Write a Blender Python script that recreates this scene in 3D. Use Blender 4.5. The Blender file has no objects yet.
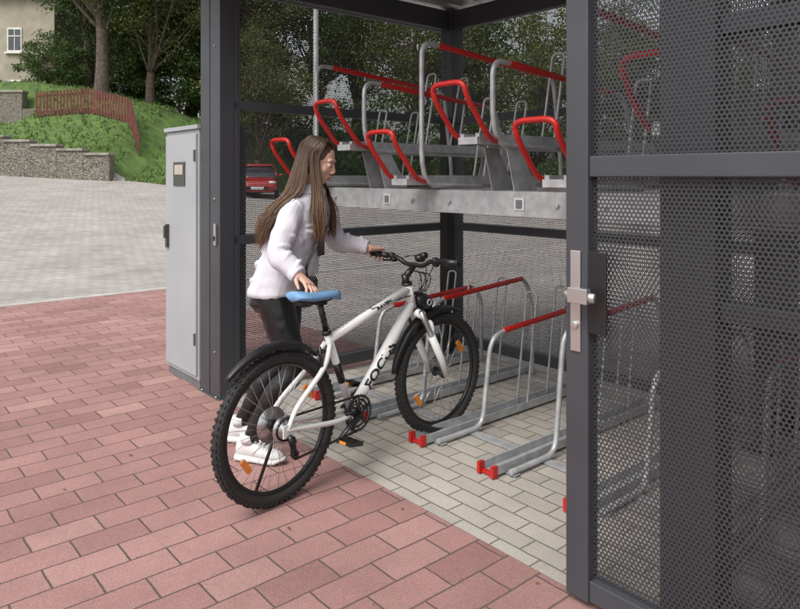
import bpy, math, random
import numpy as np
from mathutils import Vector, Matrix
random.seed(7)
rng = np.random.default_rng(7)
sc = bpy.context.scene
V = Vector

# ------------------------------------------------------------------ materials
def nt(name):
    m = bpy.data.materials.new(name); m.use_nodes = True
    return m, m.node_tree.nodes, m.node_tree.links, m.node_tree.nodes["Principled BSDF"]

def mat(name, col, rough=.5, metal=0., col2=None, vscale=4., bump=0., bscale=60., spec=.5, coat=0.):
    m, N, L, b = nt(name)
    b.inputs['Roughness'].default_value = rough
    b.inputs['Metallic'].default_value = metal
    b.inputs['Specular IOR Level'].default_value = spec
    b.inputs['Coat Weight'].default_value = coat
    tc = N.new('ShaderNodeTexCoord')
    if col2 is None:
        col2 = tuple(c*.82 for c in col)
    n = N.new('ShaderNodeTexNoise'); n.inputs['Scale'].default_value = vscale; n.inputs['Detail'].default_value = 6
    L.new(tc.outputs['Object'], n.inputs['Vector'])
    r = N.new('ShaderNodeValToRGB'); r.color_ramp.elements[0].position = .35; r.color_ramp.elements[1].position = .65
    r.color_ramp.elements[0].color = (*col2, 1); r.color_ramp.elements[1].color = (*col, 1)
    L.new(n.outputs['Fac'], r.inputs['Fac']); L.new(r.outputs['Color'], b.inputs['Base Color'])
    if bump > 0:
        n2 = N.new('ShaderNodeTexNoise'); n2.inputs['Scale'].default_value = bscale; n2.inputs['Detail'].default_value = 5
        L.new(tc.outputs['Object'], n2.inputs['Vector'])
        bp = N.new('ShaderNodeBump'); bp.inputs['Strength'].default_value = bump; bp.inputs['Distance'].default_value = .01
        L.new(n2.outputs['Fac'], bp.inputs['Height']); L.new(bp.outputs['Normal'], b.inputs['Normal'])
    return m

def paving(name, cols, bw, rh, mortar=.006, mcol=(.10,.09,.08), rot=0., bump=.5, dirt=.35, offset=.5):
    m, N, L, b = nt(name)
    tc = N.new('ShaderNodeTexCoord')
    mp = N.new('ShaderNodeMapping'); mp.inputs['Rotation'].default_value = (0,0,rot)
    L.new(tc.outputs['Object'], mp.inputs['Vector'])
    nd = N.new('ShaderNodeTexNoise'); nd.inputs['Scale'].default_value = 9; nd.inputs['Detail'].default_value = 3
    L.new(mp.outputs['Vector'], nd.inputs['Vector'])
    vm = N.new('ShaderNodeVectorMath'); vm.operation = 'MULTIPLY_ADD'
    vm.inputs[1].default_value = (.009,.009,0); L.new(nd.outputs['Color'], vm.inputs[0]); L.new(mp.outputs['Vector'], vm.inputs[2])
    br = N.new('ShaderNodeTexBrick'); br.offset = offset
    br.inputs['Scale'].default_value = 1; br.inputs['Brick Width'].default_value = bw; br.inputs['Row Height'].default_value = rh
    br.inputs['Mortar Size'].default_value = mortar; br.inputs['Mortar Smooth'].default_value = .6
    br.inputs['Color1'].default_value = (0,0,0,1); br.inputs['Color2'].default_value = (1,1,1,1)
    br.inputs['Mortar'].default_value = (.5,.5,.5,1)
    L.new(vm.outputs[0], br.inputs['Vector'])
    cr = N.new('ShaderNodeValToRGB')
    e = cr.color_ramp.elements
    e[0].color = (*cols[0],1); e[1].color = (*cols[-1],1)
    for i, c in enumerate(cols[1:-1]):
        x = e.new((i+1)/(len(cols)-1)); x.color = (*c,1)
    L.new(br.outputs['Color'], cr.inputs['Fac'])
    n1 = N.new('ShaderNodeTexNoise'); n1.inputs['Scale'].default_value = .9; n1.inputs['Detail'].default_value = 9; n1.inputs['Roughness'].default_value = .72
    L.new(tc.outputs['Object'], n1.inputs['Vector'])
    r1 = N.new('ShaderNodeMapRange'); r1.inputs['From Min'].default_value = .3; r1.inputs['From Max'].default_value = .7
    r1.inputs['To Min'].default_value = 1-dirt; r1.inputs['To Max'].default_value = 1.14
    L.new(n1.outputs['Fac'], r1.inputs['Value'])
    n2 = N.new('ShaderNodeTexNoise'); n2.inputs['Scale'].default_value = 190; n2.inputs['Detail'].default_value = 3
    L.new(tc.outputs['Object'], n2.inputs['Vector'])
    r2 = N.new('ShaderNodeMapRange'); r2.inputs['From Min'].default_value = .3; r2.inputs['From Max'].default_value = .7
    r2.inputs['To Min'].default_value = .74; r2.inputs['To Max'].default_value = 1.26
    L.new(n2.outputs['Fac'], r2.inputs['Value'])
    mu = N.new('ShaderNodeMath'); mu.operation = 'MULTIPLY'; L.new(r1.outputs[0], mu.inputs[0]); L.new(r2.outputs[0], mu.inputs[1])
    vs = N.new('ShaderNodeVectorMath'); vs.operation = 'SCALE'
    L.new(cr.outputs['Color'], vs.inputs[0]); L.new(mu.outputs[0], vs.inputs['Scale'])
    mx = N.new('ShaderNodeMix'); mx.data_type = 'RGBA'
    L.new(br.outputs['Fac'], mx.inputs['Factor']); L.new(vs.outputs[0], mx.inputs['A']); mx.inputs['B'].default_value = (*mcol,1)
    L.new(mx.outputs['Result'], b.inputs['Base Color'])
    b.inputs['Roughness'].default_value = .85; b.inputs['Specular IOR Level'].default_value = .3
    inv = N.new('ShaderNodeMath'); inv.operation = 'MULTIPLY_ADD'; inv.inputs[1].default_value = -1.
    L.new(br.outputs['Fac'], inv.inputs[0])
    sm = N.new('ShaderNodeMath'); sm.operation = 'MULTIPLY'; sm.inputs[1].default_value = .25; L.new(n2.outputs['Fac'], sm.inputs[0]); L.new(sm.outputs[0], inv.inputs[2])
    bp = N.new('ShaderNodeBump'); bp.inputs['Strength'].default_value = bump; bp.inputs['Distance'].default_value = .006
    L.new(inv.outputs[0], bp.inputs['Height']); L.new(bp.outputs['Normal'], b.inputs['Normal'])
    return m

def perforated(name, p=.0150, r=.0052, col=(.035,.037,.042)):
    m, N, L, b = nt(name)
    b.inputs['Base Color'].default_value = (*col,1); b.inputs['Roughness'].default_value = .45
    uv = N.new('ShaderNodeUVMap'); sp = N.new('ShaderNodeSeparateXYZ'); L.new(uv.outputs['UV'], sp.inputs[0])
    def M(op, a, b2=None):
        n = N.new('ShaderNodeMath'); n.operation = op
        for i, x in enumerate((a, b2)):
            if x is None: continue
            if isinstance(x, (int, float)): n.inputs[i].default_value = x
            else: L.new(x, n.inputs[i])
        return n.outputs[0]
    q = p*math.sqrt(3)
    ds = []
    for o in (0., .5):
        fx = M('MULTIPLY', M('SUBTRACT', M('FRACT', M('ADD', M('DIVIDE', sp.outputs[0], p), o)), .5), p)
        fy = M('MULTIPLY', M('SUBTRACT', M('FRACT', M('ADD', M('DIVIDE', sp.outputs[1], q), o)), .5), q)
        ds.append(M('ADD', M('MULTIPLY', fx, fx), M('MULTIPLY', fy, fy)))
    hole = M('LESS_THAN', M('MINIMUM', ds[0], ds[1]), r*r)
    tr = N.new('ShaderNodeBsdfTransparent'); mx = N.new('ShaderNodeMixShader')
    L.new(hole, mx.inputs[0]); L.new(b.outputs[0], mx.inputs[1]); L.new(tr.outputs[0], mx.inputs[2])
    L.new(mx.outputs[0], N['Material Output'].inputs['Surface'])
    return m

# ------------------------------------------------------------------ mesh builder
def crv(pts, n=6):
    P = [V(p) for p in pts]; P = [P[0]*2-P[1]] + P + [P[-1]*2-P[-2]]; out = []
    for i in range(1, len(P)-2):
        p0, p1, p2, p3 = P[i-1:i+3]
        for k in range(n):
            t = k/n
            out.append(.5*((2*p1)+(p2-p0)*t+(2*p0-5*p1+4*p2-p3)*t*t+(3*p1-p0-3*p2+p3)*t**3))
    out.append(P[-2]); return out

def rounded(pts, rad=.05, n=5):
    P = [V(p) for p in pts]; out = [P[0]]
    for i in range(1, len(P)-1):
        a, b, c = P[i-1], P[i], P[i+1]
        d1 = min(rad, (a-b).length*.49); d2 = min(rad, (c-b).length*.49)
        s = b+(a-b).normalized()*d1; e = b+(c-b).normalized()*d2
        for k in range(n+1):
            t = k/n; out.append(s*(1-t)**2+b*2*t*(1-t)+e*t*t)
    out.append(P[-1]); return out

class MB:
    def __init__(s): s.v=[]; s.f=[]; s.m=[]; s.s=[]
    def add(s, vs, fs, mi=0, sm=False):
        o = len(s.v); s.v += [tuple(v) for v in vs]
        s.f += [tuple(i+o for i in f) for f in fs]; s.m += [mi]*len(fs); s.s += [sm]*len(fs)
    def box(s, lo, hi, mi=0, R=None, c=None):
        x0,y0,z0 = lo; x1,y1,z1 = hi
        vs = [V(p) for p in ((x0,y0,z0),(x1,y0,z0),(x1,y1,z0),(x0,y1,z0),(x0,y0,z1),(x1,y0,z1),(x1,y1,z1),(x0,y1,z1))]
        if R is not None:
            vs = [R@v + (V(c) if c is not None else V((0,0,0))) for v in vs]
        s.add(vs, [(0,3,2,1),(4,5,6,7),(0,1,5,4),(1,2,6,5),(2,3,7,6),(3,0,4,7)], mi)
    def loft(s, rings, mi=0, sm=True, cap=True, closed=False):
        n = len(rings[0]); vs = [p for r in rings for p in r]; fs = []
        K = len(rings)
        for i in range(K if closed else K-1):
            j = (i+1) % K
            for k in range(n):
                l = (k+1) % n
                fs.append((i*n+k, i*n+l, j*n+l, j*n+k))
        if cap and not closed:
            fs.append(tuple(range(n-1,-1,-1))); fs.append(tuple((K-1)*n+k for k in range(n)))
        s.add(vs, fs, mi, sm)
    def tube(s, pts, r, mi=0, seg=10, closed=False, cap=True, flat=1., n0=None):
        P = [V(p) for p in pts]; K = len(P)
        if not hasattr(r, '__len__'): r = [r]*K
        if len(r) != K:
            r = list(np.interp(np.linspace(0,1,K), np.linspace(0,1,len(r)), r))
        T = []
        for i in range(K):
            if closed: t = P[(i+1)%K]-P[i-1]
            else: t = P[min(i+1,K-1)]-P[max(i-1,0)]
            T.append(t.normalized())
        nrm = V(n0) if n0 is not None else (V((0,0,1)) if abs(T[0].z) < .9 else V((1,0,0)))
        nrm = (nrm - T[0]*nrm.dot(T[0])).normalized(); rings = []
        for i in range(K):
            nrm = (nrm - T[i]*nrm.dot(T[i])).normalized(); b = T[i].cross(nrm)
            rings.append([P[i]+(nrm*math.cos(a)*flat+b*math.sin(a))*r[i] for a in [2*math.pi*k/seg for k in range(seg)]])
        s.loft(rings, mi, True, cap, closed)
    def cyl(s, a, b, r, mi=0, seg=16, r2=None):
        s.tube([a,b],[r, r if r2 is None else r2],mi,seg)
    def ell(s, c, rad, R=None, mi=0, nu=16, nv=10):
        c = V(c); vs = [V((0,0,1))]
        for i in range(1,nv):
            th = math.pi*i/nv
            for k in range(nu):
                ph = 2*math.pi*k/nu; vs.append(V((math.sin(th)*math.cos(ph), math.sin(th)*math.sin(ph), math.cos(th))))
        vs.append(V((0,0,-1)))
        vs = [V((v.x*rad[0], v.y*rad[1], v.z*rad[2])) for v in vs]
        vs = [(R@v if R is not None else v)+c for v in vs]
        fs = [(0,1+k,1+(k+1)%nu) for k in range(nu)]
        for i in range(nv-2):
            for k in range(nu):
                a=1+i*nu+k; b=1+i*nu+(k+1)%nu; fs.append((a,a+nu,b+nu,b))
        last=len(vs)-1; o=1+(nv-2)*nu
        fs += [(last,o+(k+1)%nu,o+k) for k in range(nu)]
        s.add(vs,fs,mi,True)
    def ring(s, c, R, r, axis, mi=0, n=48, seg=8, flat=1.):
        c=V(c); ax=V(axis).normalized(); a=ax.orthogonal().normalized(); b=ax.cross(a)
        s.tube([c+(a*math.cos(t)+b*math.sin(t))*R for t in [2*math.pi*k/n for k in range(n)]], r, mi, seg, closed=True, flat=flat, n0=ax)
    def obj(s, name, mats, parent=None, loc=(0,0,0), rz=0., bevel=0.):
        me = bpy.data.meshes.new(name); me.from_pydata(s.v, [], s.f)
        for m in mats: me.materials.append(m)
        me.polygons.foreach_set('material_index', s.m); me.polygons.foreach_set('use_smooth', s.s); me.update()
        o = bpy.data.objects.new(name, me); sc.collection.objects.link(o)
        o.location = loc; o.rotation_euler = (0,0,rz)
        if parent: o.parent = parent
        if bevel:
            md = o.modifiers.new('b','BEVEL'); md.width = bevel; md.segments = 2; md.limit_method = 'ANGLE'; md.angle_limit = math.radians(50)
        return o

def empty(name, loc=(0,0,0), rz=0.):
    o = bpy.data.objects.new(name, None); sc.collection.objects.link(o); o.location = loc; o.rotation_euler = (0,0,rz); return o

def remesh(o, vox, it=3, fac=.6):
    md = o.modifiers.new('r','REMESH'); md.mode='VOXEL'; md.voxel_size=vox; md.use_smooth_shade=True
    if it:
        m2 = o.modifiers.new('s','SMOOTH'); m2.iterations=it; m2.factor=fac

# ------------------------------------------------------------------ camera / light
cam = bpy.data.objects.new('camera', bpy.data.cameras.new('camera')); sc.collection.objects.link(cam)
cam.location = (0,0,1.45); cam.rotation_euler = (math.radians(90),0,0)
cam.data.sensor_width = 36; cam.data.lens = 30.78; cam.data.shift_y = -.1606; cam.data.clip_end = 2000; cam.data.clip_start=.05
sc.camera = cam
EL, AZ = math.radians(52), math.radians(215)
w = bpy.data.worlds.new("World"); sc.world = w; w.use_nodes = True
N, L = w.node_tree.nodes, w.node_tree.links
sky = N.new('ShaderNodeTexSky'); sky.sky_type='NISHITA'; sky.sun_disc=False; sky.sun_elevation=EL; sky.sun_rotation=AZ
sky.dust_density=5; sky.air_density=1.2
hs = N.new('ShaderNodeHueSaturation'); hs.inputs['Saturation'].default_value=.25; hs.inputs['Value'].default_value=1.4
L.new(sky.outputs[0], hs.inputs['Color']); L.new(hs.outputs[0], N['Background'].inputs['Color'])
N['Background'].inputs['Strength'].default_value = .15
sd = V((math.sin(AZ)*math.cos(EL), math.cos(AZ)*math.cos(EL), math.sin(EL)))
sun = bpy.data.objects.new('sun', bpy.data.lights.new('sun','SUN')); sc.collection.objects.link(sun)
sun.data.energy=1.35; sun.data.angle=math.radians(25); sun.data.color=(1,.97,.93)
sun.rotation_euler = sd.to_track_quat('Z','Y').to_euler()
sc.view_settings.view_transform='Standard'; sc.view_settings.look='None'; sc.view_settings.exposure=0

# ------------------------------------------------------------------ frames
OS = (-1.166, 4.408, 0); RS = math.atan2(-.76,.65)
def W2S(x,y):
    dx, dy = x+1.166, y-4.408
    return .65*dx-.76*dy, .76*dx+.65*dy
def ss(a,b,x):
    t = np.clip((x-a)/(b-a),0,1); return t*t*(3-2*t)
def bank_line(x): return 26 + 11*ss(-9,-5,x)
def H(x,y):
    x=np.asarray(x,float); y=np.asarray(y,float)
    X,Y = W2S(x,y)
    h = .075*np.clip(-X-6,0,26)*(1-.6*ss(7,13,Y))
    d = y-bank_line(x)
    left = 1-ss(-11.6,-10.8,x); far = 1-ss(-17.0,-16.2,x)
    slope = (1-far)*(3.6-.6*left)*ss(.3,9,d) + far*(.75*ss(.3,4,d)+2.1*ss(5.75,6.3,d))
    return h + 1.1*left*ss(.35,.6,d) + slope*(1-.75*ss(-4,8,x))

# ------------------------------------------------------------------ ground
m_cob = paving('plaza_setts',[(.33,.305,.285),(.41,.38,.355),(.37,.345,.32)],.20,.14,.008,(.20,.18,.165),rot=.2,bump=.4,dirt=.26)
m_pink = paving('pink_pavers',[(.27,.145,.13),(.36,.205,.185),(.31,.17,.155),(.40,.24,.215)],.27,.15,.005,(.12,.085,.075),rot=math.pi/2,bump=.6,dirt=.26)
m_grey = paving('grey_pavers',[(.36,.33,.295),(.45,.42,.37),(.40,.37,.33)],.20,.10,.005,(.16,.145,.12),rot=0,bump=.6,dirt=.26)
m_kerb = mat('kerb_stone',(.46,.44,.41),.85,col2=(.37,.35,.33),bump=.4)
m_grass = mat('grass',(.10,.17,.035),.9,col2=(.055,.10,.025),vscale=3,bump=1,bscale=14)

def grid(name, xs, ys, fn, material, dz=0., mask=None):
    X,Y = np.meshgrid(xs,ys); Z = fn(X,Y)+dz
    vs = np.stack([X.ravel(),Y.ravel(),Z.ravel()],1).tolist(); nx=len(xs); fs=[]
    for j in range(len(ys)-1):
        for i in range(nx-1):
            if mask is None or mask(.5*(xs[i]+xs[i+1]), .5*(ys[j]+ys[j+1])):
                a=j*nx+i; fs.append((a,a+1,a+nx+1,a+nx))
    b = MB(); b.add(vs,fs,0,True); return b.obj(name,[material])
xs = np.concatenate([[-600,-300,-150,-90,-60],np.arange(-45,30.1,.75),[40,60,90,150,300,600]])
ys = np.concatenate([[-300,-100,-50,-25],np.arange(-12,50.1,.5),[55,65,90,150,300,700]])
grid('ground', xs, ys, H, m_cob)
xs2=np.arange(-45,30.1,.75); ys2=np.arange(24,50.1,.5)
grid('grass_bank', xs2, ys2, H, m_grass, .02, lambda x,y: y>bank_line(x)+.25)

def sheet(name, X0,X1,Y0,Y1,z,m):
    b=MB(); b.add([(X0,Y0,z),(X1,Y0,z),(X1,Y1,z),(X0,Y1,z)],[(0,1,2,3)]); return b.obj(name,[m],loc=OS,rz=RS)
b=MB(); z=.004
b.add([(-4.5,-10,z),(10,-10,z),(10,.03,z),(-4.5,.03,z)],[(0,1,2,3)])
b.add([(-4.5,.03,z),(-.06,.03,z),(-.06,1.6,z),(-4.5,1.6,z)],[(0,1,2,3)])
b.obj('pink_pavement',[m_pink],loc=OS,rz=RS)
sheet('grey_pavement',-.06,5.3,.03,2.3,.005,m_grey)
sheet('kerb_strip',-4.64,-4.5,-10,9,.006,m_kerb)

def leafmat(name,c0,c1):
    m,N,L,p=nt(name)
    g=N.new('ShaderNodeNewGeometry'); r=N.new('ShaderNodeValToRGB')
    r.color_ramp.elements[0].color=(*c0,1); r.color_ramp.elements[1].color=(*c1,1)
    L.new(g.outputs['Random Per Island'],r.inputs['Fac']); L.new(r.outputs[0],p.inputs['Base Color'])
    p.inputs['Roughness'].default_value=.6
    t=N.new('ShaderNodeBsdfTranslucent'); L.new(r.outputs[0],t.inputs['Color'])
    mx=N.new('ShaderNodeMixShader'); mx.inputs[0].default_value=.35
    L.new(p.outputs[0],mx.inputs[1]); L.new(t.outputs[0],mx.inputs[2]); L.new(mx.outputs[0],N['Material Output'].inputs['Surface'])
    return m
b=MB(); rr=random.Random(3)
vs=[];fs=[]
for i in range(9000):
    x=rr.uniform(-24,-4); y=bank_line(x)+.4+rr.random()**1.3*11; zz=float(H(x,y))
    a=rr.uniform(0,6.28); s_=rr.uniform(.03,.07); h_=rr.uniform(.06,.20)
    o=len(vs); vs+=[(x-s_*math.cos(a),y-s_*math.sin(a),zz),(x+s_*math.cos(a),y+s_*math.sin(a),zz),(x+rr.uniform(-.1,.1),y+rr.uniform(-.1,.1),zz+h_)]
    fs.append((o,o+1,o+2))
b.add(vs,fs)
m_blade=leafmat('grass_blades',(.07,.13,.025),(.17,.24,.06))
b.obj('grass_tufts',[m_blade])
m_fall=leafmat('fallen_leaf',(.20,.12,.03),(.10,.07,.03))
b=MB(); vs=[];fs=[]
for i in range(70):
    X=rr.uniform(-4,4); Y=rr.uniform(-4,2); x=-1.166+.65*X+.76*Y; y=4.408-.76*X+.65*Y
    a=rr.uniform(0,6.28); s_=rr.uniform(.006,.015); c,s=math.cos(a)*s_,math.sin(a)*s_
    o=len(vs); vs+=[(x-c,y-s,.008),(x-s*.5,y+c*.5,.013),(x+c,y+s,.009+s_*.3),(x+s*.5,y-c*.5,.012)]; fs.append((o,o+3,o+2,o+1))
b.add(vs,fs); b.obj('fallen_leaves',[m_fall])

# ------------------------------------------------------------------ trees
m_bark=mat('bark',(.13,.10,.075),.9,col2=(.06,.047,.037),vscale=6,bump=1,bscale=20)
m_leafA=leafmat('leaves_dark',(.030,.065,.014),(.095,.15,.03))
m_leafB=leafmat('leaves_olive',(.06,.09,.02),(.20,.21,.05))
def tree_mesh(name,seed,h,cr,base,tr,nclump,nleaf,lm,ls=.17):
    r=random.Random(seed); g=np.random.default_rng(seed); b=MB()
    top=V((r.uniform(-.5,.5),r.uniform(-.5,.5),h*.8))
    trunk=crv([(0,0,-.3),(r.uniform(-.1,.1),r.uniform(-.1,.1),base*.5),(r.uniform(-.3,.3),r.uniform(-.3,.3),base),(top*.8)[:],top[:]],5)
    b.tube(trunk,[tr*1.35,tr,tr*.85,tr*.5,tr*.15],0,9)
    cz=(base+h)/2; rz=(h-base)/2+.6
    cl=[]
    for i in range(nclump):
        while 1:
            p=V((r.uniform(-1,1),r.uniform(-1,1),r.uniform(-1,1)))
            if .25<p.length<1: break
        p=p*(.7+.3*r.random()); c=V((p.x*cr,p.y*cr,cz+p.z*rz)); cl.append(c)
        if i%2==0:
            t=trunk[min(len(trunk)-1,int(len(trunk)*(.35+.5*r.random())))]
            mid=t.lerp(c,.5)+V((r.uniform(-.3,.3),r.uniform(-.3,.3),-.25))
            b.tube(crv([t,mid,c],4),[tr*.32,tr*.18,tr*.05],0,6)
    cen=np.array([c[:] for c in cl])
    idx=g.integers(0,nclump,nleaf); rad=g.uniform(.55,1.15,nclump)*cr*.27
    d=g.normal(size=(nleaf,3)); d/=np.linalg.norm(d,axis=1)[:,None]
    pos=cen[idx]+d*(rad[idx]*g.random(nleaf)**.5)[:,None]*np.array([1.2,1.2,.75])
    a=g.normal(size=(nleaf,3)); a/=np.linalg.norm(a,axis=1)[:,None]
    c=np.cross(a,g.normal(size=(nleaf,3))); c/=np.linalg.norm(c,axis=1)[:,None]
    sz=g.uniform(.6,1.3,nleaf)[:,None]*ls
    q=np.stack([pos-a*sz*.5,pos+c*sz*.3,pos+a*sz*.5,pos-c*sz*.3],1).reshape(-1,3)
    o=len(b.v); b.v+=[tuple(x) for x in q.tolist()]
    b.f+=[(o+4*i,o+4*i+1,o+4*i+2,o+4*i+3) for i in range(nleaf)]; b.m+=[1]*nleaf; b.s+=[False]*nleaf
    me=bpy.data.meshes.new(name); me.from_pydata(b.v,[],b.f); me.materials.append(m_bark); me.materials.append(lm)
    me.polygons.foreach_set('material_index',b.m); me.polygons.foreach_set('use_smooth',b.s); me.update(); return me
tA=tree_mesh('broadleaf_tree_a',1,11,4.2,3.6,.28,85,15000,m_leafA)
tB=tree_mesh('broadleaf_tree_b',2,10,3.8,2.4,.22,80,14000,m_leafB)
tC=tree_mesh('broadleaf_tree_c',5,12,4.6,2.0,.3,100,15000,m_leafA,.2)
tD=tree_mesh('bush_mesh',8,2.6,1.9,.2,.06,34,6000,m_leafA,.12)
def put(me,nm,x,y,s=1,rz=0.,dz=0.):
    o=bpy.data.objects.new(nm,me); sc.collection.objects.link(o); o.location=(x,y,float(H(x,y))+dz); o.scale=(s,s,s*1.0); o.rotation_euler=(0,0,rz); return o
put(tA,'deciduous_tree',-14.2,32.5,1,.3); put(tB,'deciduous_tree',-12.6,34.5,.9,1.1)
for (me,x,y,s,rz) in [(tC,-16,43,1.1,2),(tB,-9,39,1,3),(tC,-11,46,1.15,1),(tA,-5,42,1,2),(tC,-3,47,1.1,4),(tA,-16.6,36.6,.95,4.4),(tC,-11.8,38.5,1.0,5.1),
      (tB,1,41,1.1,1),(tC,5,45,1.05,3),(tB,8,39,1,.4),(tB,12,42,1.1,2),(tC,16,45,1,1),(tB,20,40,1,3.3),(tB,26,42,1.1,.7),(tC,31,45,1.1,2.2),
      (tB,-7.0,33.5,.75,.9)]:
    put(me,'deciduous_tree',x,y,s,rz)
for (x,y,s) in [(-17.5,35,.9),(-16,36,1.1),(-19,37,1.1),(-15,38,1.3),(-11.5,36.5,1.3),(-10,37,1.4),(-8,38,1.5),(-6,39,1.5),(-3.5,39.5,1.5),(-1,39,1.6),(2,38.5,1.5),(4.5,38.5,1.5),(7,38,1.6),(10,38.5,1.5),(13,38,1.6),(16,38,1.6),(19,38,1.7),(-13.5,37.5,1.4)]:
    put(tD,'bush',x,y,s,x*1.7)

# ------------------------------------------------------------------ stone walls, fence, building
def stonemat():
    m,N,L,p=nt('rubble_stone')
    tc=N.new('ShaderNodeTexCoord'); mp=N.new('ShaderNodeMapping'); mp.inputs['Scale'].default_value=(2.2,2.2,4.5); L.new(tc.outputs['Object'],mp.inputs['Vector'])
    vo=N.new('ShaderNodeTexVoronoi'); L.new(mp.outputs[0],vo.inputs['Vector'])
    ve=N.new('ShaderNodeTexVoronoi'); ve.feature='DISTANCE_TO_EDGE'; L.new(mp.outputs[0],ve.inputs['Vector'])
    bw=N.new('ShaderNodeRGBToBW'); L.new(vo.outputs['Color'],bw.inputs[0])
    r=N.new('ShaderNodeValToRGB'); r.color_ramp.elements[0].color=(.17,.15,.12,1); r.color_ramp.elements[1].color=(.36,.33,.28,1); L.new(bw.outputs[0],r.inputs[0])
    e=N.new('ShaderNodeMapRange'); e.inputs['From Max'].default_value=.08; L.new(ve.outputs['Distance'],e.inputs['Value'])
    mx=N.new('ShaderNodeMix'); mx.data_type='RGBA'; L.new(e.outputs[0],mx.inputs['Factor']); mx.inputs['A'].default_value=(.08,.07,.055,1); L.new(r.outputs[0],mx.inputs['B'])
    L.new(mx.outputs['Result'],p.inputs['Base Color']); p.inputs['Roughness'].default_value=.9
    bp=N.new('ShaderNodeBump'); bp.inputs['Distance'].default_value=.05; L.new(e.outputs[0],bp.inputs['Height']); L.new(bp.outputs[0],p.inputs['Normal'])
    return m
m_stone=stonemat(); m_cap=mat('coping',(.34,.32,.28),.9,col2=(.22,.20,.17),bump=.5,bscale=8)
b=MB()
for i in range(20):
    x0=-31+i; x1=x0+1.003
    z0=float(H(x0+.5,25.6))-.4; zt=float(H(x0+.5,25.6))+1.45-.12*max(0,(i-15))
    b.box((x0,25.9,z0),(x1-.003,26.4,zt),0)
    b.box((x0,25.84,zt+.002),(x1-.006,26.46,zt+.10),1)
b.obj('retaining_wall',[m_stone,m_cap],bevel=.02)
b=MB(); b.box((-36,31.5,2.0),(-17.4,31.95,5.3),0); b.box((-36.05,31.45,5.302),(-17.35,32,5.42),1); b.box((-17.39,31.5,2.0),(-15.6,31.9,4.55),0)
b.obj('stone_wall',[m_stone,m_cap],bevel=.02)
m_fence=mat('fence_stain',(.17,.055,.04),.8,col2=(.11,.035,.026),bump=.4)
b=MB()
fp=[(-16.0,30.0),(-13.9,30.6),(-12.0,30.2),(-10.9,28.6)]
for (xa,ya),(xb,yb) in zip(fp[:-1],fp[1:]):
    n=int(math.hypot(xb-xa,yb-ya)/.13)
    A=V((xa,ya,float(H(xa,ya)))); B=V((xb,yb,float(H(xb,yb))))
    rot=Matrix.Rotation(math.atan2(yb-ya,xb-xa),3,'Z')
    for i in range(n):
        p=A.lerp(B,(i+.5)/n); p.z=float(H(p.x,p.y))
        b.box((-.045,-.012,.03),(.045,.012,1.15),0,rot,p)
    for zz in (.25,.95):
        b.tube([A+V((0,.03,zz)),B+V((0,.03,zz))],.03,0,4)
b.obj('wooden_fence',[m_fence])
m_plaster=mat('old_plaster',(.40,.365,.29),.9,col2=(.30,.27,.21),vscale=1.2,bump=.3,bscale=10)
m_roof=mat('roof_tiles',(.16,.07,.05),.8,col2=(.10,.05,.04),vscale=8,bump=.6,bscale=12)
m_wframe=mat('window_frame',(.75,.74,.7),.5); m_glass=mat('window_glass',(.03,.04,.05),.08,spec=.8)
bd=empty('old_house')
x0,x1,y0,y1,zb,zt=-36,-19.2,38,50,3.0,11.5
b=MB(); b.box((x0,y0,zb),(x1,y1,zt)); b.obj('walls',[m_plaster],bd)
b=MB(); b.add([(x0-.4,y0-.5,zt+.01),(x1+.4,y0-.5,zt+.01),(x1+.4,y1+.5,zt+.01),(x0-.4,y1+.5,zt+.01),(x0+3,44,zt+4.5),(x1-3,44,zt+4.5)],[(0,1,5,4),(1,2,5),(2,3,4,5),(3,0,4),(3,2,1,0)]); b.obj('roof',[m_roof],bd)
b=MB()
for wx in (-21.4,-24.6,-28.3,-31.6):
    for wz in (5.5,8.4):
        b.box((wx-.40,y0-.05,wz-.05),(wx+.40,y0+.02,wz+1.3),0)
        b.box((wx-.33,y0-.07,wz+.05),(wx-.03,y0-.053,wz+1.2),1); b.box((wx+.03,y0-.07,wz+.05),(wx+.33,y0-.053,wz+1.2),1)
        b.box((wx-.34,y0-.085,wz+.8),(wx+.34,y0-.072,wz+.85),0)
        b.box((wx-.5,y0-.16,wz-.15),(wx+.5,y0+.02,wz-.053),0)
b.obj('windows',[m_wframe,m_glass],bd)

# ------------------------------------------------------------------ shelter
m_anth=mat('anthracite_frame',(.058,.061,.070),.40,col2=(.046,.049,.056),vscale=2,bump=.05,bscale=200)
m_perf=perforated('perforated_sheet')
m_corr=mat('galvanised_roof',(.52,.53,.54),.45,.4,col2=(.42,.43,.44),vscale=10)
sh=empty('bike_shelter',OS,RS)
b=MB()
def BX(*a): b.box(*a)
BX((-.28,0,0),(-.145,.11,2.86)); BX((-.142,.004,0),(0,.11,2.86)); BX((-.29,-.01,0),(.01,.12,.012))
for z0,z1 in ((.05,.13),(1.0,1.06),(1.885,1.945),(2.68,2.84)):
    BX((-.06,.112,z0),(0,2.078,z1))
    BX((.032,2.10,z0),(2.55,2.16,z1)); BX((2.652,2.10,z0),(5.15,2.16,z1))
    BX((5.19,.222,z0),(5.25,2.078,z1)); BX((3.152,.13,z0),(5.12,.19,z1))
BX((-.1,2.08,0),(.03,2.22,2.86)); BX((2.552,2.08,0),(2.65,2.2,2.86)); BX((5.152,2.08,0),(5.28,2.22,2.86))
BX((2.97,.1,0),(3.15,.22,2.86)); BX((5.122,.1,0),(5.28,.22,2.86))
BX((0.002,.06,2.66),(5.28,.098,2.84))
BX((-.02,.112,.13),(-.0,.15,2.68))
for X in (1.3,2.6,3.9): BX((X-.04,.1,2.76),(X+.04,2.08,2.855))
b.obj('frame',[m_anth],sh,bevel=.004)
b=MB()
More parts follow.
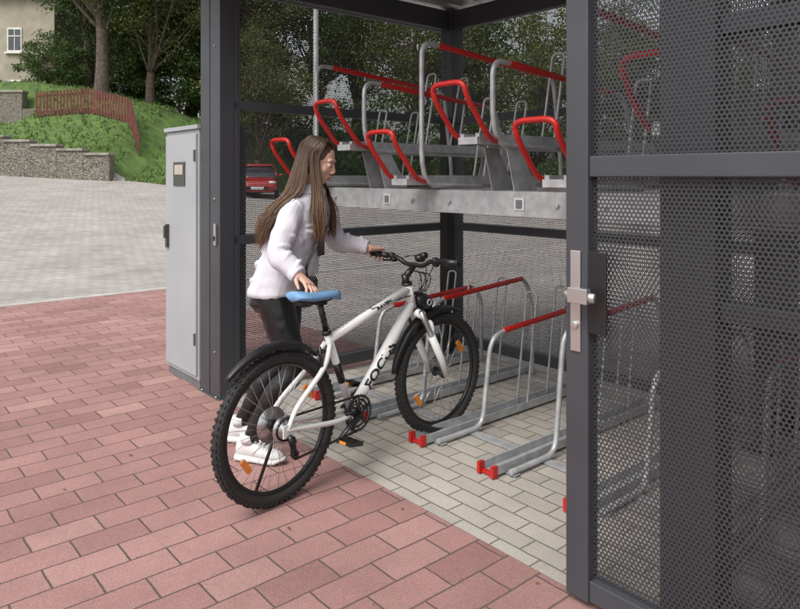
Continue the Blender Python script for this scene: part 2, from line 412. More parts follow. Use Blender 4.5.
for X in (-.24,-.03):
    for Y in (-.006,): b.cyl((X,Y,.012),(X,Y,.022),.009,0,6)
for Z in (.3,1.3,2.3): b.cyl((-.07,.006,Z),(-.07,-.002,Z),.007,0,8)
b.obj('frame_bolts',[mat('bolt_steel',(.5,.5,.5),.35,.9)],sh)
b=MB(); vs=[]
prof=[(0,0),(.07,0),(.09,.035),(.15,.035),(.17,0)]
X=-.45; pts=[]
while X<5.6:
    for px,pz in prof: pts.append((X+px,pz))
    X+=.19
for px,pz in pts: vs+= [(px,-.35,2.87+pz),(px,2.45,2.87+pz)]
b.add(vs,[(2*i,2*i+1,2*i+3,2*i+2) for i in range(len(pts)-1)])
b.obj('roof_sheet',[m_corr],sh)
b=MB(); b.box((-.5,-.4,2.80),(5.7,-.352,2.98)); b.box((-.5,2.452,2.80),(5.7,2.5,2.98)); b.box((-.55,-.4,2.80),(-.502,2.5,2.98)); b.box((5.702,-.4,2.8),(5.75,2.5,2.98))
b.obj('fascia',[m_anth],sh,bevel=.004)
def panel(name,p0,p1,z0,z1,parent):
    p0=V((*p0,z0));p1=V((*p1,z0)); wd=(p1-p0).length; hh=z1-z0
    me=bpy.data.meshes.new(name); me.from_pydata([p0[:],p1[:],(p1.x,p1.y,z1),(p0.x,p0.y,z1)],[],[(0,1,2,3)])
    uv=me.uv_layers.new(name='UVMap')
    for i,c in enumerate([(0,0),(wd,0),(wd,hh),(0,hh)]): uv.data[i].uv=c
    me.materials.append(m_perf); o=bpy.data.objects.new(name,me); sc.collection.objects.link(o); o.parent=parent
for z0,z1 in ((.13,1.0),(1.06,1.885),(1.945,2.68)):
    panel('side_panel',(-.03,.11),(-.03,2.08),z0,z1,sh); panel('back_panel',(.03,2.13),(2.55,2.13),z0,z1,sh)
    panel('back_panel',(2.65,2.13),(5.15,2.13),z0,z1,sh); panel('side_panel',(5.22,.22),(5.22,2.08),z0,z1,sh)
    panel('front_panel',(3.15,.16),(5.12,.16),z0,z1,sh)
dr=empty('sliding_door',OS,RS)
b=MB()
BX((2.70,-.03,.03),(2.788,.03,2.64)); BX((4.3,-.03,.03),(4.39,.03,2.64))
for z0,z1 in ((.035,.105),(1.447,1.517),(2.56,2.635)): BX((2.79,-.026,z0),(4.298,.026,z1))
b.obj('frame',[m_anth],dr,bevel=.004)
panel('perforated_panel',(2.788,0),(4.3,0),.105,1.447,dr); panel('perforated_panel',(2.788,0),(4.3,0),1.517,2.56,dr)
m_steel=mat('brushed_steel',(.62,.62,.61),.3,.85,col2=(.55,.55,.55)); m_black=mat('black_plastic',(.012,.012,.013),.45,bump=.1,bscale=300)
b=MB()
b.box((2.722,-.036,.86),(2.762,-.031,1.20),0)
b.box((2.79,-.034,.93),(2.86,-.0265,1.20),1)
b.cyl((2.742,-.036,1.06),(2.742,-.085,1.06),.013,0); b.tube(rounded([(2.742,-.085,1.06),(2.76,-.09,1.06),(2.845,-.075,1.055)],.02),.012,0,10,flat=1.4)
b.box((2.755,-.10,1.035),(2.83,-.075,1.085),0)
b.cyl((2.742,-.036,.95),(2.742,-.046,.95),.014,0)
b.obj('door_handle',[m_steel,m_black],dr,bevel=.006)
b=MB(); b.box((-.06,-.012,1.0),(-.03,.0,1.14),0); b.box((-.055,-.018,1.03),(-.035,-.0125,1.06),1); b.obj('lock_plate',[m_steel,m_black],sh,bevel=.002)

m_cab=mat('cabinet_grey',(.36,.38,.40),.45,col2=(.32,.34,.36),vscale=2,bump=.03,bscale=300); m_cabd=mat('cabinet_plinth',(.14,.15,.16),.6)
m_disp=mat('display',(.05,.06,.05),.2); m_lab=mat('label_cream',(.5,.46,.38),.5)
b=MB(); X0,X1=-.86,-.30
b.box((X0,0,.06),(X1,.35,1.77),0); b.box((X0+.01,.01,0),(X1-.01,.34,.058),1); b.box((X0-.01,-.02,1.772),(X1+.01,.37,1.80),0)
b.box((X0+.02,-.016,.09),(X1-.02,-.002,1.74),0)
b.box((X0+.17,-.022,1.38),(X0+.37,-.0165,1.55),2); b.box((X0+.20,-.026,1.46),(X0+.34,-.0225,1.53),3)
b.box((X0+.05,-.035,.93),(X0+.085,-.0165,1.10),2); b.box((X0+.055,-.05,1.0),(X0+.08,-.0355,1.09),2)
for z in (.3,1.55): b.box((X1-.035,-.03,z),(X1-.02,-.0165,z+.08),1)
b.obj('control_cabinet',[m_cab,m_cabd,m_disp,m_lab],loc=OS,rz=RS,bevel=.005)

# ------------------------------------------------------------------ racks
m_galv=mat('galvanised_steel',(.50,.51,.52),.42,.35,col2=(.36,.37,.38),vscale=18,bump=.08,bscale=120)
m_red=mat('red_coating',(.50,.018,.014),.38,col2=(.43,.016,.012)); m_white=mat('white_label',(.6,.6,.6),.5)
b=MB()
for i in range(9):
    X=.37+.503*i; hi=(i%2==1); zz=.12 if hi else 0.
    b.box((X-.035,.50,.018),(X+.035,1.98,.026),0)
    for s in (-1,1):
        b.box((X+s*.043-.006,.50,.02),(X+s*.043+.006,1.98,.062),0)
        b.box((X+s*.043-.009,.462,.012),(X+s*.043+.009,.498,.065),1)
    b.box((X-.0335,.480,.012),(X+.0335,.4975,.030),1)
    s=.085
    b.tube(rounded([(X+s,.55,.03),(X+s,.90,.03),(X+s,.97,.50+zz),(X+s,1.06,.545+zz),(X+s,1.9,.60+zz),(X+s,1.98,.5),(X+s,1.98,.02)],.08),.0145,0,10)
    b.tube([(X+s,1.08,.546+zz),(X+s,1.86,.597+zz)],.017,1,10)
    b.box((X-.05,.56,.012),(X+s+.02,.60,.017),0)
    for Y in (1.45,1.75):
        b.tube(rounded([(X-.04,Y-.1,.03),(X-.04,Y,.72),(X+.04,Y,.72),(X+.04,Y-.1,.03)],.03),.007,0,8)
for Y in (.80,1.88): b.box((.1,Y,.007),(4.7,Y+.05,.0165),0)
b.box((.28,.60,1.255),(4.75,.605,1.375),0); b.box((.28,.607,1.37),(4.75,.66,1.376),0); b.box((.28,.607,1.253),(4.75,.66,1.259),0)
b.box((.28,1.70,1.255),(4.75,1.76,1.375),0)
for X in (.24,2.62,4.7):
    b.box((X-.04,1.78,0),(X+.04,1.86,1.9),2); b.box((X-.1,1.74,0),(X+.1,1.9,.007),2)
    b.box((X-.03,.61,1.262),(X+.03,1.695,1.368),0)
def prism(X0,X1,prof,mi):
    n=len(prof); b.add([(X0,y,z) for y,z in prof]+[(X1,y,z) for y,z in prof],[tuple(range(n)),tuple(range(2*n-1,n-1,-1))]+[(i,n+i,n+(i+1)%n,(i+1)%n) for i in range(n)],mi)
for i in range(9):
    X=.33+.503*i; low=(i%2==0); zt=1.42 if low else 1.62; hz=2.17 if low else 2.01
    b.box((X-.035,.42,zt-.006),(X+.035,2.0,zt),0)
    for s in (-1,1):
        b.box((X+s*.050-.012,.40,zt-.018),(X+s*.050+.012,2.0,zt+.034),0)
        if not low:
            x_=X+s*.072; prism(x_-.003,x_+.003,[(.64,1.378),(.82,1.378),(.68,zt-.025),(.58,zt-.025)],0)
            prism(x_-.003,x_+.003,[(1.60,1.378),(1.76,1.378),(1.76,zt-.025),(1.66,zt-.025)],0)
    b.box((X-.036,.66,zt-.038),(X+.036,1.9,zt-.010),0)
    b.box((X-.062,.385,zt-.018),(X+.062,.398,zt+.016),0)
    hw=.105
    b.tube(rounded([(X-hw*.62,.52,zt+.0),(X-hw,.42,zt+.01),(X-hw,.27,zt+.19),(X-hw,.25,zt+.26),(X+hw,.25,zt+.26),(X+hw,.27,zt+.19),(X+hw,.42,zt+.01),(X+hw*.62,.52,zt+.0)],.06,6),.0132,1,12)
    s=.075
    b.tube(rounded([(X+s,.95,zt-.03),(X+s,.52,zt-.02),(X+s,.48,zt+.1),(X+s,.48,hz),(X+s,1.62,hz-.09),(X+s,1.70,zt+.1),(X+s,1.70,zt-.03)],.08),.0138,0,10)
    b.tube([(X+s,.60,hz-.008),(X+s,1.52,hz-.082)],.0165,1,10)
    for Y in (1.0,1.3):
        b.tube(rounded([(X-.04,Y,zt),(X-.04,Y+.1,zt+.5),(X+.04,Y+.1,zt+.5),(X+.04,Y,zt)],.03),.007,0,8)
for X in (.95,1.95,2.9):
    b.box((X,.594,1.285),(X+.06,.599,1.345),3)
    b.box((X+.012,.590,1.295),(X+.048,.5935,1.335),4)
for X in (.45,1.2,1.5,2.2,2.45): b.cyl((X,.60,1.315),(X,.588,1.315),.012,0,8)
b.obj('double_deck_bike_rack',[m_galv,m_red,m_black,m_white,m_cabd],loc=OS,rz=RS,bevel=.0015)

m_pole=mat('pole_grey',(.46,.47,.48),.5,.2)
b=MB(); px,py=-1.97,16; zz=float(H(px,py))
b.cyl((px,py,zz-.1),(px,py,zz+6),.075,0,16,.055); b.cyl((px,py,zz-.05),(px,py,zz+.7),.1,0); b.tube(rounded([(px,py,zz+5.9),(px,py,zz+6.4),(px+1.2,py,zz+6.7)],.4),.04,0); b.box((px+.9,py-.12,zz+6.62),(px+1.5,py+.12,zz+6.74),0)
b.obj('street_lamp',[m_pole])

# ------------------------------------------------------------------ red car
m_carp=mat('car_red',(.42,.015,.012),.25,coat=1.); m_tyre=mat('rubber',(.018,.018,.019),.75,col2=(.026,.024,.022),bump=.3,bscale=80); m_lamp=mat('headlight',(.75,.76,.78),.1)
def sring(x,hw,z0,z1,n=24,e=3.2):
    out=[];zc=(z0+z1)/2;hz=(z1-z0)/2
    for k in range(n):
        a=2*math.pi*k/n; c,s=math.cos(a),math.sin(a)
        out.append(V((x,hw*math.copysign(abs(c)**(2/e),c),zc+hz*math.copysign(abs(s)**(2/e),s))))
    return out
def car(name,x,y,rz):
    e=empty(name,(x,y,float(H(x,y))),rz)
    b=MB(); b.loft([sring(*q) for q in [(-2.0,.72,.35,.85),(-1.95,.80,.25,.95),(-1.5,.87,.22,1.0),(-.5,.88,.22,.98),(.7,.88,.22,.96),(1.4,.86,.22,.86),(1.85,.80,.24,.74),(2.0,.70,.30,.62)]])
    b.loft([sring(*q) for q in [(-1.6,.62,1.30,1.40),(-1.3,.64,1.36,1.46),(-.2,.64,1.38,1.48),(.25,.60,1.36,1.44)]])
    for sx in (-1,1):
        for xa,za,xb,zb2 in ((-1.85,.95,-1.5,1.38),(.98,.93,.2,1.40),(-.4,.95,-.45,1.42)):
            b.tube([(xa,sx*.80,za),(xb,sx*.62,zb2)],.03,0,6)
        b.ell((.75,sx*.98,.98),(.07,.10,.06))
    b.obj('body',[m_carp],e)
    b=MB(); b.loft([sring(*q) for q in [(-1.88,.70,.85,.95),(-1.75,.74,.85,1.20),(-1.5,.70,.85,1.37),(-.2,.70,.85,1.42),(.2,.68,.85,1.38),(.6,.74,.85,1.16),(1.05,.78,.80,.92)]])
    b.obj('windows',[m_glass],e)
    b=MB()
    for wx in (-1.25,1.28):
        for sx in (-1,1):
            b.cyl((wx,sx*.70,.31),(wx,sx*.89,.31),.31,0,28); b.cyl((wx,sx*.89,.31),(wx,sx*.895,.31),.19,1,20)
    b.obj('wheels',[m_tyre,m_steel],e)
    b=MB()
    for sx in (-1,1): b.ell((1.86,sx*.60,.66),(.12,.17,.08),None,0); b.ell((-1.95,sx*.66,.80),(.06,.12,.12),None,2)
    b.box((1.98,-.45,.36),(2.005,.45,.50),1); b.box((2.006,-.26,.38),(2.02,.26,.48),0)
    b.obj('lights_and_grille',[m_lamp,m_black,m_red],e)
car('parked_car',-6.3,30.5,math.radians(-80))

# ------------------------------------------------------------------ bicycle
m_paint=mat('bike_white',(.74,.74,.73),.25,coat=.6,col2=(.70,.70,.69)); m_chrome=mat('bike_alloy',(.6,.6,.6),.28,.9); m_dark=mat('bike_dark_metal',(.05,.05,.052),.35,.7)
m_saddle=mat('saddle_blue',(.17,.33,.55),.55,col2=(.13,.28,.48),bump=.1,bscale=200); m_orange=mat('reflector_orange',(.8,.25,.02),.2); m_bblk=mat('bike_black',(.014,.014,.015),.35)
BR=math.atan2(.7556,.655)
bike=empty('bicycle',(-.568,2.987,0),BR)
RH=V((.045,0,.34)); FH=V((1.185,0,.34)); BB=V((.50,0,.295)); SC=V((.345,0,.69)); HT=V((.925,0,.865)); HB=V((.968,0,.735))
def wheel(b,c,side_rot=0.):
    R=Matrix.Rotation(side_rot,3,'Z'); ax=R@V((0,1,0)); fx=R@V((1,0,0)); up=V((0,0,1)); c=V(c)
    b.ring(c,.308,.027,ax,0,64,10)
    nk=72
    for k in range(nk):
        a=2*math.pi*k/nk; rd=fx*math.cos(a)+up*math.sin(a); tg=-fx*math.sin(a)+up*math.cos(a)
        M=Matrix((tg,ax,rd)).transposed()
        for off,tilt in ((0,0),(.013,.35),(-.013,-.35),(.023,.9),(-.023,-.9)):
            if off==0 and k%2: continue
            M2=M@Matrix.Rotation(-tilt,3,'X')
            b.box((-.006,-.0045,-.003),(.006,.0045,.0045),0,M2,c+rd*(.308+.027*math.cos(math.asin(min(1,abs(off)/.027))))+ax*off)
    b.ring(c,.279,.010,ax,1,64,8,flat=1.2)
    b.ring(c,.2885,.0115,ax,2,64,8,flat=1.1)
    b.cyl(c-ax*.05,c+ax*.05,.016,2,16); b.cyl(c-ax*.034,c-ax*.030,.027,2,16); b.cyl(c+ax*.030,c+ax*.034,.027,2,16)
    b.cyl(c-ax*.068,c+ax*.068,.006,2,8)
    for k in range(32):
        a=2*math.pi*k/32; s=1 if k%2 else -1; a2=a+(.5 if (k//2)%2 else -.5)
        p=c+(fx*math.cos(a)+up*math.sin(a))*.274; q=c+(fx*math.cos(a2)+up*math.sin(a2))*.024+ax*s*.032
        b.cyl(q,p,.0012,3,5)
    for a in (.6,.6+math.pi):
        p=c+(fx*math.cos(a)+up*math.sin(a))*.21; M=Matrix((fx*math.cos(a)+up*math.sin(a),ax,-fx*math.sin(a)+up*math.cos(a))).transposed()
        b.box((-.012,-.008,-.034),(.012,.008,.034),4,M,p)
ST=math.radians(-5)
RST=Matrix.Rotation(ST,3,'Z'); PV=V((.955,0,0))
def st(p): p=V(p); return RST@(p-PV)+PV
b=MB(); wheel(b,RH); b.obj('rear_wheel',[m_tyre,m_bblk,m_dark,m_chrome,m_orange],bike)
b=MB(); wheel(b,st(FH),ST); b.obj('front_wheel',[m_tyre,m_bblk,m_dark,m_chrome,m_orange],bike)
b=MB()
b.tube([HB+V((-.012,0,.02)),HB.lerp(BB,.5)+V((0,0,.006)),BB],[.029,.031,.026],0,16)
b.tube([HT+V((.004,0,-.025)),SC+V((0,0,-.02))],[.024,.020],0,14)
b.tube([SC+V((-.012,0,.03)),BB],[.0185,.0185],0,14)
b.cyl(HT,HB,.026,0,18)
for s in (-1,1):
    b.tube(crv([BB+V((-.02,s*.03,0)),BB+V((-.15,s*.055,-.0)),RH+V((.03,s*.065,-.002)),RH+V((0,s*.066,0))],4),[.013,.013,.011,.010],0,10)
    b.tube(crv([SC+V((-.0,s*.018,-.03)),SC+V((-.07,s*.045,-.13)),RH+V((.06,s*.062,.09)),RH+V((0,s*.066,.0))],4),[.012,.013,.012,.010],0,10)
    b.box(tuple(RH+V((-.025,s*.066-.004,-.03))),tuple(RH+V((.03,s*.066+.004,.025))),0)
b.obj('frame',[m_paint],bike)
b=MB()
b.cyl(HT+V((-.003,0,.012)),HT+V((-.0005,0,.0)),.029,0); b.cyl(HB,HB+V((.004,0,-.012)),.029,0)
b.cyl(BB+V((0,-.045,0)),BB+V((0,.045,0)),.024,0)
b.tube([SC.lerp(BB,.35),SC.lerp(BB,.6)],.0195,0,14)
b.tube([SC+V((-.012,0,.03)),SC+V((-.006,0,.012))],[.023,.023],0,14)
for yy in (-.02,.0,.02): b.tube(crv([st((1.0,yy,.93)),st((1.07,yy*2,.90)),st((1.05,yy,.82)),HT+V((-.02,yy,-.06)),HT.lerp(SC,.5)+V((0,yy*.6,.0))],5),.003,0,6)
b.obj('frame_fittings',[m_bblk],bike)
def lettering(name,body,size,cen,xax,rad,sx,sy):
    cu=bpy.data.curves.new('l','FONT'); cu.body=body; cu.size=size; cu.extrude=.0015; cu.align_x='CENTER'; cu.align_y='CENTER'; cu.offset=size*.03
    tmp=bpy.data.objects.new('t',cu); sc.collection.objects.link(tmp); bpy.context.view_layer.update()
    me=bpy.data.meshes.new_from_object(tmp.evaluated_get(bpy.context.evaluated_depsgraph_get())); bpy.data.objects.remove(tmp)
    zax=V((0,-1,0)); yax=zax.cross(xax); Mt=Matrix((xax*sx,yax,zax)).transposed().to_4x4(); Mt.translation=cen
    ang_off=.25
    for v in me.vertices:
        an=v.co.y*sy/rad+ang_off; R_=rad+v.co.z*.4; v.co=Mt@V((v.co.x,R_*math.sin(an),R_*math.cos(an)))
    me.materials.clear(); me.materials.append(m_bblk); o=bpy.data.objects.new(name,me); sc.collection.objects.link(o); o.parent=bike
lettering('down_tube_lettering','FOCUS',.088,BB.lerp(HB,.41)+V((0,0,.005)),(HB-BB).normalized(),.0322,.98,.74)
lettering('top_tube_lettering','RAVEN',.03,HT.lerp(SC,.35)+V((0,0,-.020)),(HT-SC+V((0,0,-.005))).normalized(),.0236,1.2,.8)
b=MB()
CR=HB+V((.012,0,-.035))
b.cyl(st(HT+V((-.01,0,.03))),st(CR),.014,1)
b.tube([st(CR+V((0,-.07,0))),st(CR+V((0,0,.012))),st(CR+V((0,.07,0)))],.022,0,12)
hub=FH
for s in (-1,1):
    t=CR+V((0,s*.066,0)); h=hub+V((0,s*.066,0)); m_=t.lerp(h,.36)
    b.cyl(st(t+(t-h)*.06),st(m_),.0155,2); b.tube([st(m_-(h-m_)*.03),st(m_.lerp(h,.6)),st(h+V((-.015,0,0)))],[.022,.0205,.016],0,14)
b.tube(crv([st(CR.lerp(hub,.38)+V((0,.066,0))),st(CR.lerp(hub,.30)+V((.03,.04,.05))),st(CR.lerp(hub,.30)+V((.03,-.04,.05))),st(CR.lerp(hub,.38)+V((0,-.066,0)))],4),.013,0,10)
b.tube([st(HT+V((-.012,0,.04))),st((.975,0,.955))],[.019,.017],3,12)
b.cyl(st(HT+V((-.002,0,.0))),st(HT+V((-.014,0,.055))),.02,3)
bar=[(.968,-.31,1.005),(.978,-.13,1.0),(.985,-.07,.965),(.985,.07,.965),(.978,.13,1.0),(.968,.31,1.005)]
b.tube([st(p) for p in rounded(bar,.03)],.0125,3,10)
for s in (-1,1):
    b.cyl(st((.9715,s*.20,1.002)),st((.967,s*.325,1.006)),.0175,3,14); b.cyl(st((.967,s*.325,1.006)),st((.967,s*.333,1.006)),.0205,3,14)
    b.tube(crv([st((.975,s*.175,1.0)),st((1.02,s*.17,.985)),st((1.03,s*.20,.97)),st((1.02,s*.29,.965))],4),[.010,.008,.006,.006],3,8)
    b.ell(st((.985,s*.16,.985)),(.022,.02,.018),None,3); b.cyl(st((.975,s*.155,1.002)),st((.975,s*.175,1.002)),.019,3)
    b.tube(crv([st((1.0,s*.15,.98)),st((1.09,s*.10,1.0)),st((1.10,s*.02,.93)),st((1.04,s*.01,.80)),st((1.03,s*.03,.70))],5),.0028,3,6)
b.ell(st((1.03,0,1.0)),(.035,.03,.025),None,3); b.ell(st((1.0,-.06,1.02)),(.025,.02,.02),None,3)
b.obj('fork_and_handlebar',[m_paint,m_dark,m_chrome,m_bblk],bike)
def fender(b,c,r,a0,a1,w,xf=lambda p:p,drop=.02):
    K=22; rings=[]
    for i in range(K):
        a=math.radians(a0+(a1-a0)*i/(K-1)); sc_=min(1,.45+1.5*min(i,K-1-i)/(K-1))
        ring=[]
        for s,dr in ((-1,-drop),(-.75,.0),(0,.012),(.75,0),(1,-drop),(.75,-.006),(0,.005),(-.75,-.006)):
            rr_=r+dr*sc_; ring.append(xf(V((c.x+rr_*math.cos(a),s*w*sc_,c.z+rr_*math.sin(a)))))
        rings.append(ring)
    b.loft(rings,0,True)
b=MB(); fender(b,RH+V((-.015,0,.0)),.372,46,134,.032)
b.tube([RH+V((.365*math.cos(.95),0,.365*math.sin(.95))),SC.lerp(BB,.2)],.010,0)
b.obj('rear_mudguard',[m_bblk],bike)
b=MB(); fender(b,FH,.37,62,170,.034,st,.03)
b.ell(st((1.055,0,.755)),(.075,.042,.045),Matrix.Rotation(math.radians(25),3,'Y'),0)
b.ring(st((1.06,-.041,.757)),.016,.003,(0,1,0),1,20,6)
b.obj('front_mudguard',[m_bblk,m_white],bike)
b=MB()
def crank_ring(R,y,w):
    n=int(R*2*math.pi/.0127)
    b.ring(BB+V((0,y,0)),R,w,(0,1,0),0,48,6,flat=.35)
    for k in range(n):
        a=2*math.pi*k/n; rd=V((math.cos(a),0,math.sin(a))); M=Matrix((V((-rd.z,0,rd.x)),V((0,1,0)),rd)).transposed()
        b.box((-.002,-.0012,0),(.002,.0012,.006),0,M,BB+V((0,y,0))+rd*(R+w*.8))
crank_ring(.082,-.052,.006); crank_ring(.064,-.046,.005); crank_ring(.045,-.040,.004)
for k in range(5):
    a=2*math.pi*k/5+.4; b.tube([BB+V((0,-.052,0)),BB+V((math.cos(a)*.08,-.052,math.sin(a)*.08))],[.014,.007],0,8)
ca=math.radians(205)
cd=V((math.cos(ca),0,math.sin(ca)))
for s in (-1,1):
    p0=BB+V((0,s*.062,0)); p1=p0+cd*(.17*(1 if s<0 else -1))+V((0,s*.018,0))
    b.tube([p0,p1],[.015,.011],0,10,flat=.7); b.cyl(p0+V((0,-s*.03,0)),p0,.014,0)
    b.cyl(p1,p1+V((0,s*.02,0)),.007,0)
    pc=p1+V((0,s*.065,0)); RP=Matrix.Rotation(.2,3,'Y')
    b.box((-.045,-.045,-.010),(.045,-.036,.010),1,RP,pc); b.box((-.045,.036,-.010),(.045,.045,.010),1,RP,pc)
    b.box((-.045,-.0355,-.008),(-.036,.0355,.008),1,RP,pc); b.box((.036,-.0355,-.008),(.045,.0355,.008),1,RP,pc)
    b.box((-.012,-.0355,-.012),(.012,.0355,.012),1,RP,pc)
    b.box((-.0475,-.02,-.006),(-.0455,.02,.006),3,RP,pc)
for i,R in enumerate((.060,.053,.047,.041,.035,.029,.023)): b.cyl(RH+V((0,-.036-.004*i,0)),RH+V((0,-.038-.004*i,0)),R,2 if i<6 else 0,30)
b.cyl(RH+V((0,.045,0)),RH+V((0,.048,0)),.08,2,30)
def chain(pts):
    P=[V(p) for p in pts]
    for a,c in zip(P[:-1],P[1:]):
        n=max(1,int((c-a).length/.0127)); dd=(c-a).normalized(); M=Matrix((dd,V((0,1,0)),dd.cross(V((0,1,0))))).transposed()
        for k in range(n): b.box((-.0075,-.003 if k%2 else -.0045,-.004),(.0075,.003 if k%2 else .0045,.004),0,M,a.lerp(c,(k+.5)/n))
chain([BB+V((0,-.05,.085)),RH+V((0,-.046,.048))])
J1=RH+V((.035,-.05,-.055)); J2=RH+V((.055,-.05,-.125))
arc=[RH+V((-math.sin(t)*.045,-.046,math.cos(t)*.045)) for t in np.linspace(0,2.6,8)]
chain(arc+[J1,J2+V((-.02,0,0)),J2+V((.0,0,-.02)),BB+V((-.02,-.05,-.085))])
for J in (J1,J2): b.cyl(J+V((0,-.004,0)),J+V((0,.004,0)),.020,1,16)
b.tube([J1+V((0,-.008,0)),J2+V((0,-.008,0))],[.014,.012],1,8,flat=.5); b.tube([RH+V((-.0,-.075,-.02)),RH+V((.01,-.085,-.05)),J1+V((0,-.02,0))],[.012,.018,.012],0,8)
b.tube([RH+V((.06,.07,-.02)),RH+V((-.0,.16,-.335))],.008,1,8)
for s in (-1,1): b.tube([SC+V((-.075,s*.045,-.13)),SC+V((-.085,s*.035,-.03))],.007,1,8)
b.obj('drivetrain',[m_dark,m_bblk,m_chrome,m_orange],bike)
b=MB()
b.tube([SC+V((-.008,0,.02)),V((.292,0,.855))],.0145,1,12)
b.box((.265,-.022,.848),(.32,.022,.866),1)
for s in (-1,1): b.tube(crv([(.17,s*.035,.885),(.22,s*.022,.862),(.32,s*.022,.862),(.40,s*.01,.885)],4),.0035,1,6)
rings=[]
for x,wd,zt in ((.125,.03,.925),(.135,.06,.93),(.17,.078,.925),(.22,.070,.915),(.28,.042,.908),(.34,.026,.906),(.40,.021,.903),(.422,.010,.895)):
    rings.append([V((x,wd*c,zt-.026+.026*(s if s>0 else s*.7)*(1-.25*abs(c)))) for c,s in [(math.cos(t),math.sin(t)) for t in np.linspace(0,2*math.pi,20,endpoint=False)]])
b.loft(rings,0,True)
b.obj('saddle',[m_saddle,m_bblk],bike)

# ------------------------------------------------------------------ woman
wo=empty('woman',(0,0,0))
m_skin=mat('skin',(.62,.39,.30),.5,col2=(.57,.34,.255),vscale=12,bump=.05,bscale=300)
m_skin.node_tree.nodes['Principled BSDF'].inputs['Subsurface Weight'].default_value=.12
m_skin.node_tree.nodes['Principled BSDF'].inputs['Subsurface Radius'].default_value=(.01,.004,.002)
m_jack=mat('lilac_jacket',(.60,.59,.645),.85,col2=(.56,.55,.605),vscale=9,bump=.10,bscale=330,spec=.25)
m_legg=mat('black_leggings',(.009,.009,.010),.36,col2=(.007,.007,.008),bump=.1,bscale=60)
m_shoe=mat('white_sneaker',(.70,.70,.70),.55,col2=(.62,.62,.62)); m_sole=mat('sneaker_sole',(.74,.74,.73),.6)
m_lip=mat('lips',(.45,.16,.14),.4); m_eye=mat('eye_white',(.55,.53,.50),.2); m_iris=mat('iris',(.05,.03,.02),.2)
A=V((.30,.954,0)).normalized()
F=V((.954,-.30,0)).normalized()
SR=V((-.540,3.475,1.275)); SL=V((-.445,3.77,1.28))
ER=V((-.600,3.335,1.070)); WR=V((-.478,3.262,.972))
ELb=V((-.365,3.87,1.085)); WL=V((-.172,3.840,1.046))
HR=V((-.64,3.515,.845)); HL=V((-.615,3.685,.845))
KR=V((-.535,3.46,.475)); KL=V((-.625,3.70,.46)); AR=V((-.765,3.47,.10)); AL=V((-.87,3.72,.10))
NB=V((-.485,3.62,1.37))
f=V((.90,-.20,-.36)).normalized(); r=f.cross(V((0,0,1))).normalized(); u=r.cross(f).normalized()
HC=V((-.428,3.605,1.533))
RH_=Matrix((f,r,u)).transposed()
hs_=.95
def hp(a,b_,c): return HC+RH_@V((a*hs_,b_*hs_,c*hs_))
def tring(c,w,d,e=2.4,n=28):
    out=[]
    for k in range(n):
        t=2*math.pi*k/n; cc,s=math.cos(t),math.sin(t)
        out.append(V(c)+A*w*math.copysign(abs(cc)**(2/e),cc)+F*d*math.copysign(abs(s)**(2/e),s))
    return out
def spine(z):
    t=(z-.84)/(1.40-.84); return V((-.635+.145*t+.01*math.sin(t*3),3.60+.02*t,z))
b=MB()
def E(a,b_,c,ra,rb,rc): b.ell(hp(a,b_,c),(ra*hs_,rb*hs_,rc*hs_),RH_,0,24,16)
E(-.012,0,.028,.093,.074,.088); E(.028,0,-.03,.062,.058,.085); E(.052,0,-.095,.030,.034,.024); E(.020,0,-.075,.055,.052,.035)
E(.070,0,.022,.020,.048,.020); E(.050,.034,-.035,.028,.024,.03); E(.050,-.034,-.035,.028,.024,.03)
b.tube([hp(.086,0,.006),hp(.098,0,-.015),hp(.107,0,-.034)],[.008,.009,.0105],0,10); E(.099,.009,-.038,.009,.006,.006); E(.099,-.009,-.038,.009,.006,.006); E(.094,0,-.040,.012,.012,.007)
E(.084,0,-.062,.013,.022,.007); E(.082,0,-.074,.013,.019,.007); E(.073,0,-.068,.016,.026,.016)
for s in (-1,1):
    E(-.008,s*.074,-.018,.017,.007,.029); E(.080,s*.030,.001,.0105,.014,.0065)
b.tube([hp(-.025,0,-.03),hp(-.02,0,-.09),NB+V((.0,0,.02)),NB+V((-.03,0,-.06))],[.050,.047,.050,.06],0,18)
b.loft([tring(spine(z),w_,d_) for z,w_,d_ in ((.76,.08,.07),(.80,.155,.115),(.88,.160,.115),(1.0,.125,.095),(1.15,.135,.10),(1.25,.13,.09),(1.30,.10,.07),(1.35,.05,.05))])
def limb(P,R,seg=16,k=6): b.tube(crv(P,k),R,0,seg)
limb([SR,SR.lerp(ER,.5),ER,ER.lerp(WR,.5),WR],[.038,.038,.036,.033,.025]); limb([SL,SL.lerp(ELb,.5),ELb,ELb.lerp(WL,.5),WL],[.038,.038,.036,.033,.025])
limb([HR,HR.lerp(KR,.5),KR,KR.lerp(AR,.35)+V((-.02,0,0)),AR],[.085,.075,.052,.05,.034]); limb([HL,HL.lerp(KL,.5),KL,KL.lerp(AL,.35)+V((-.02,0,0)),AL],[.085,.075,.052,.05,.034])
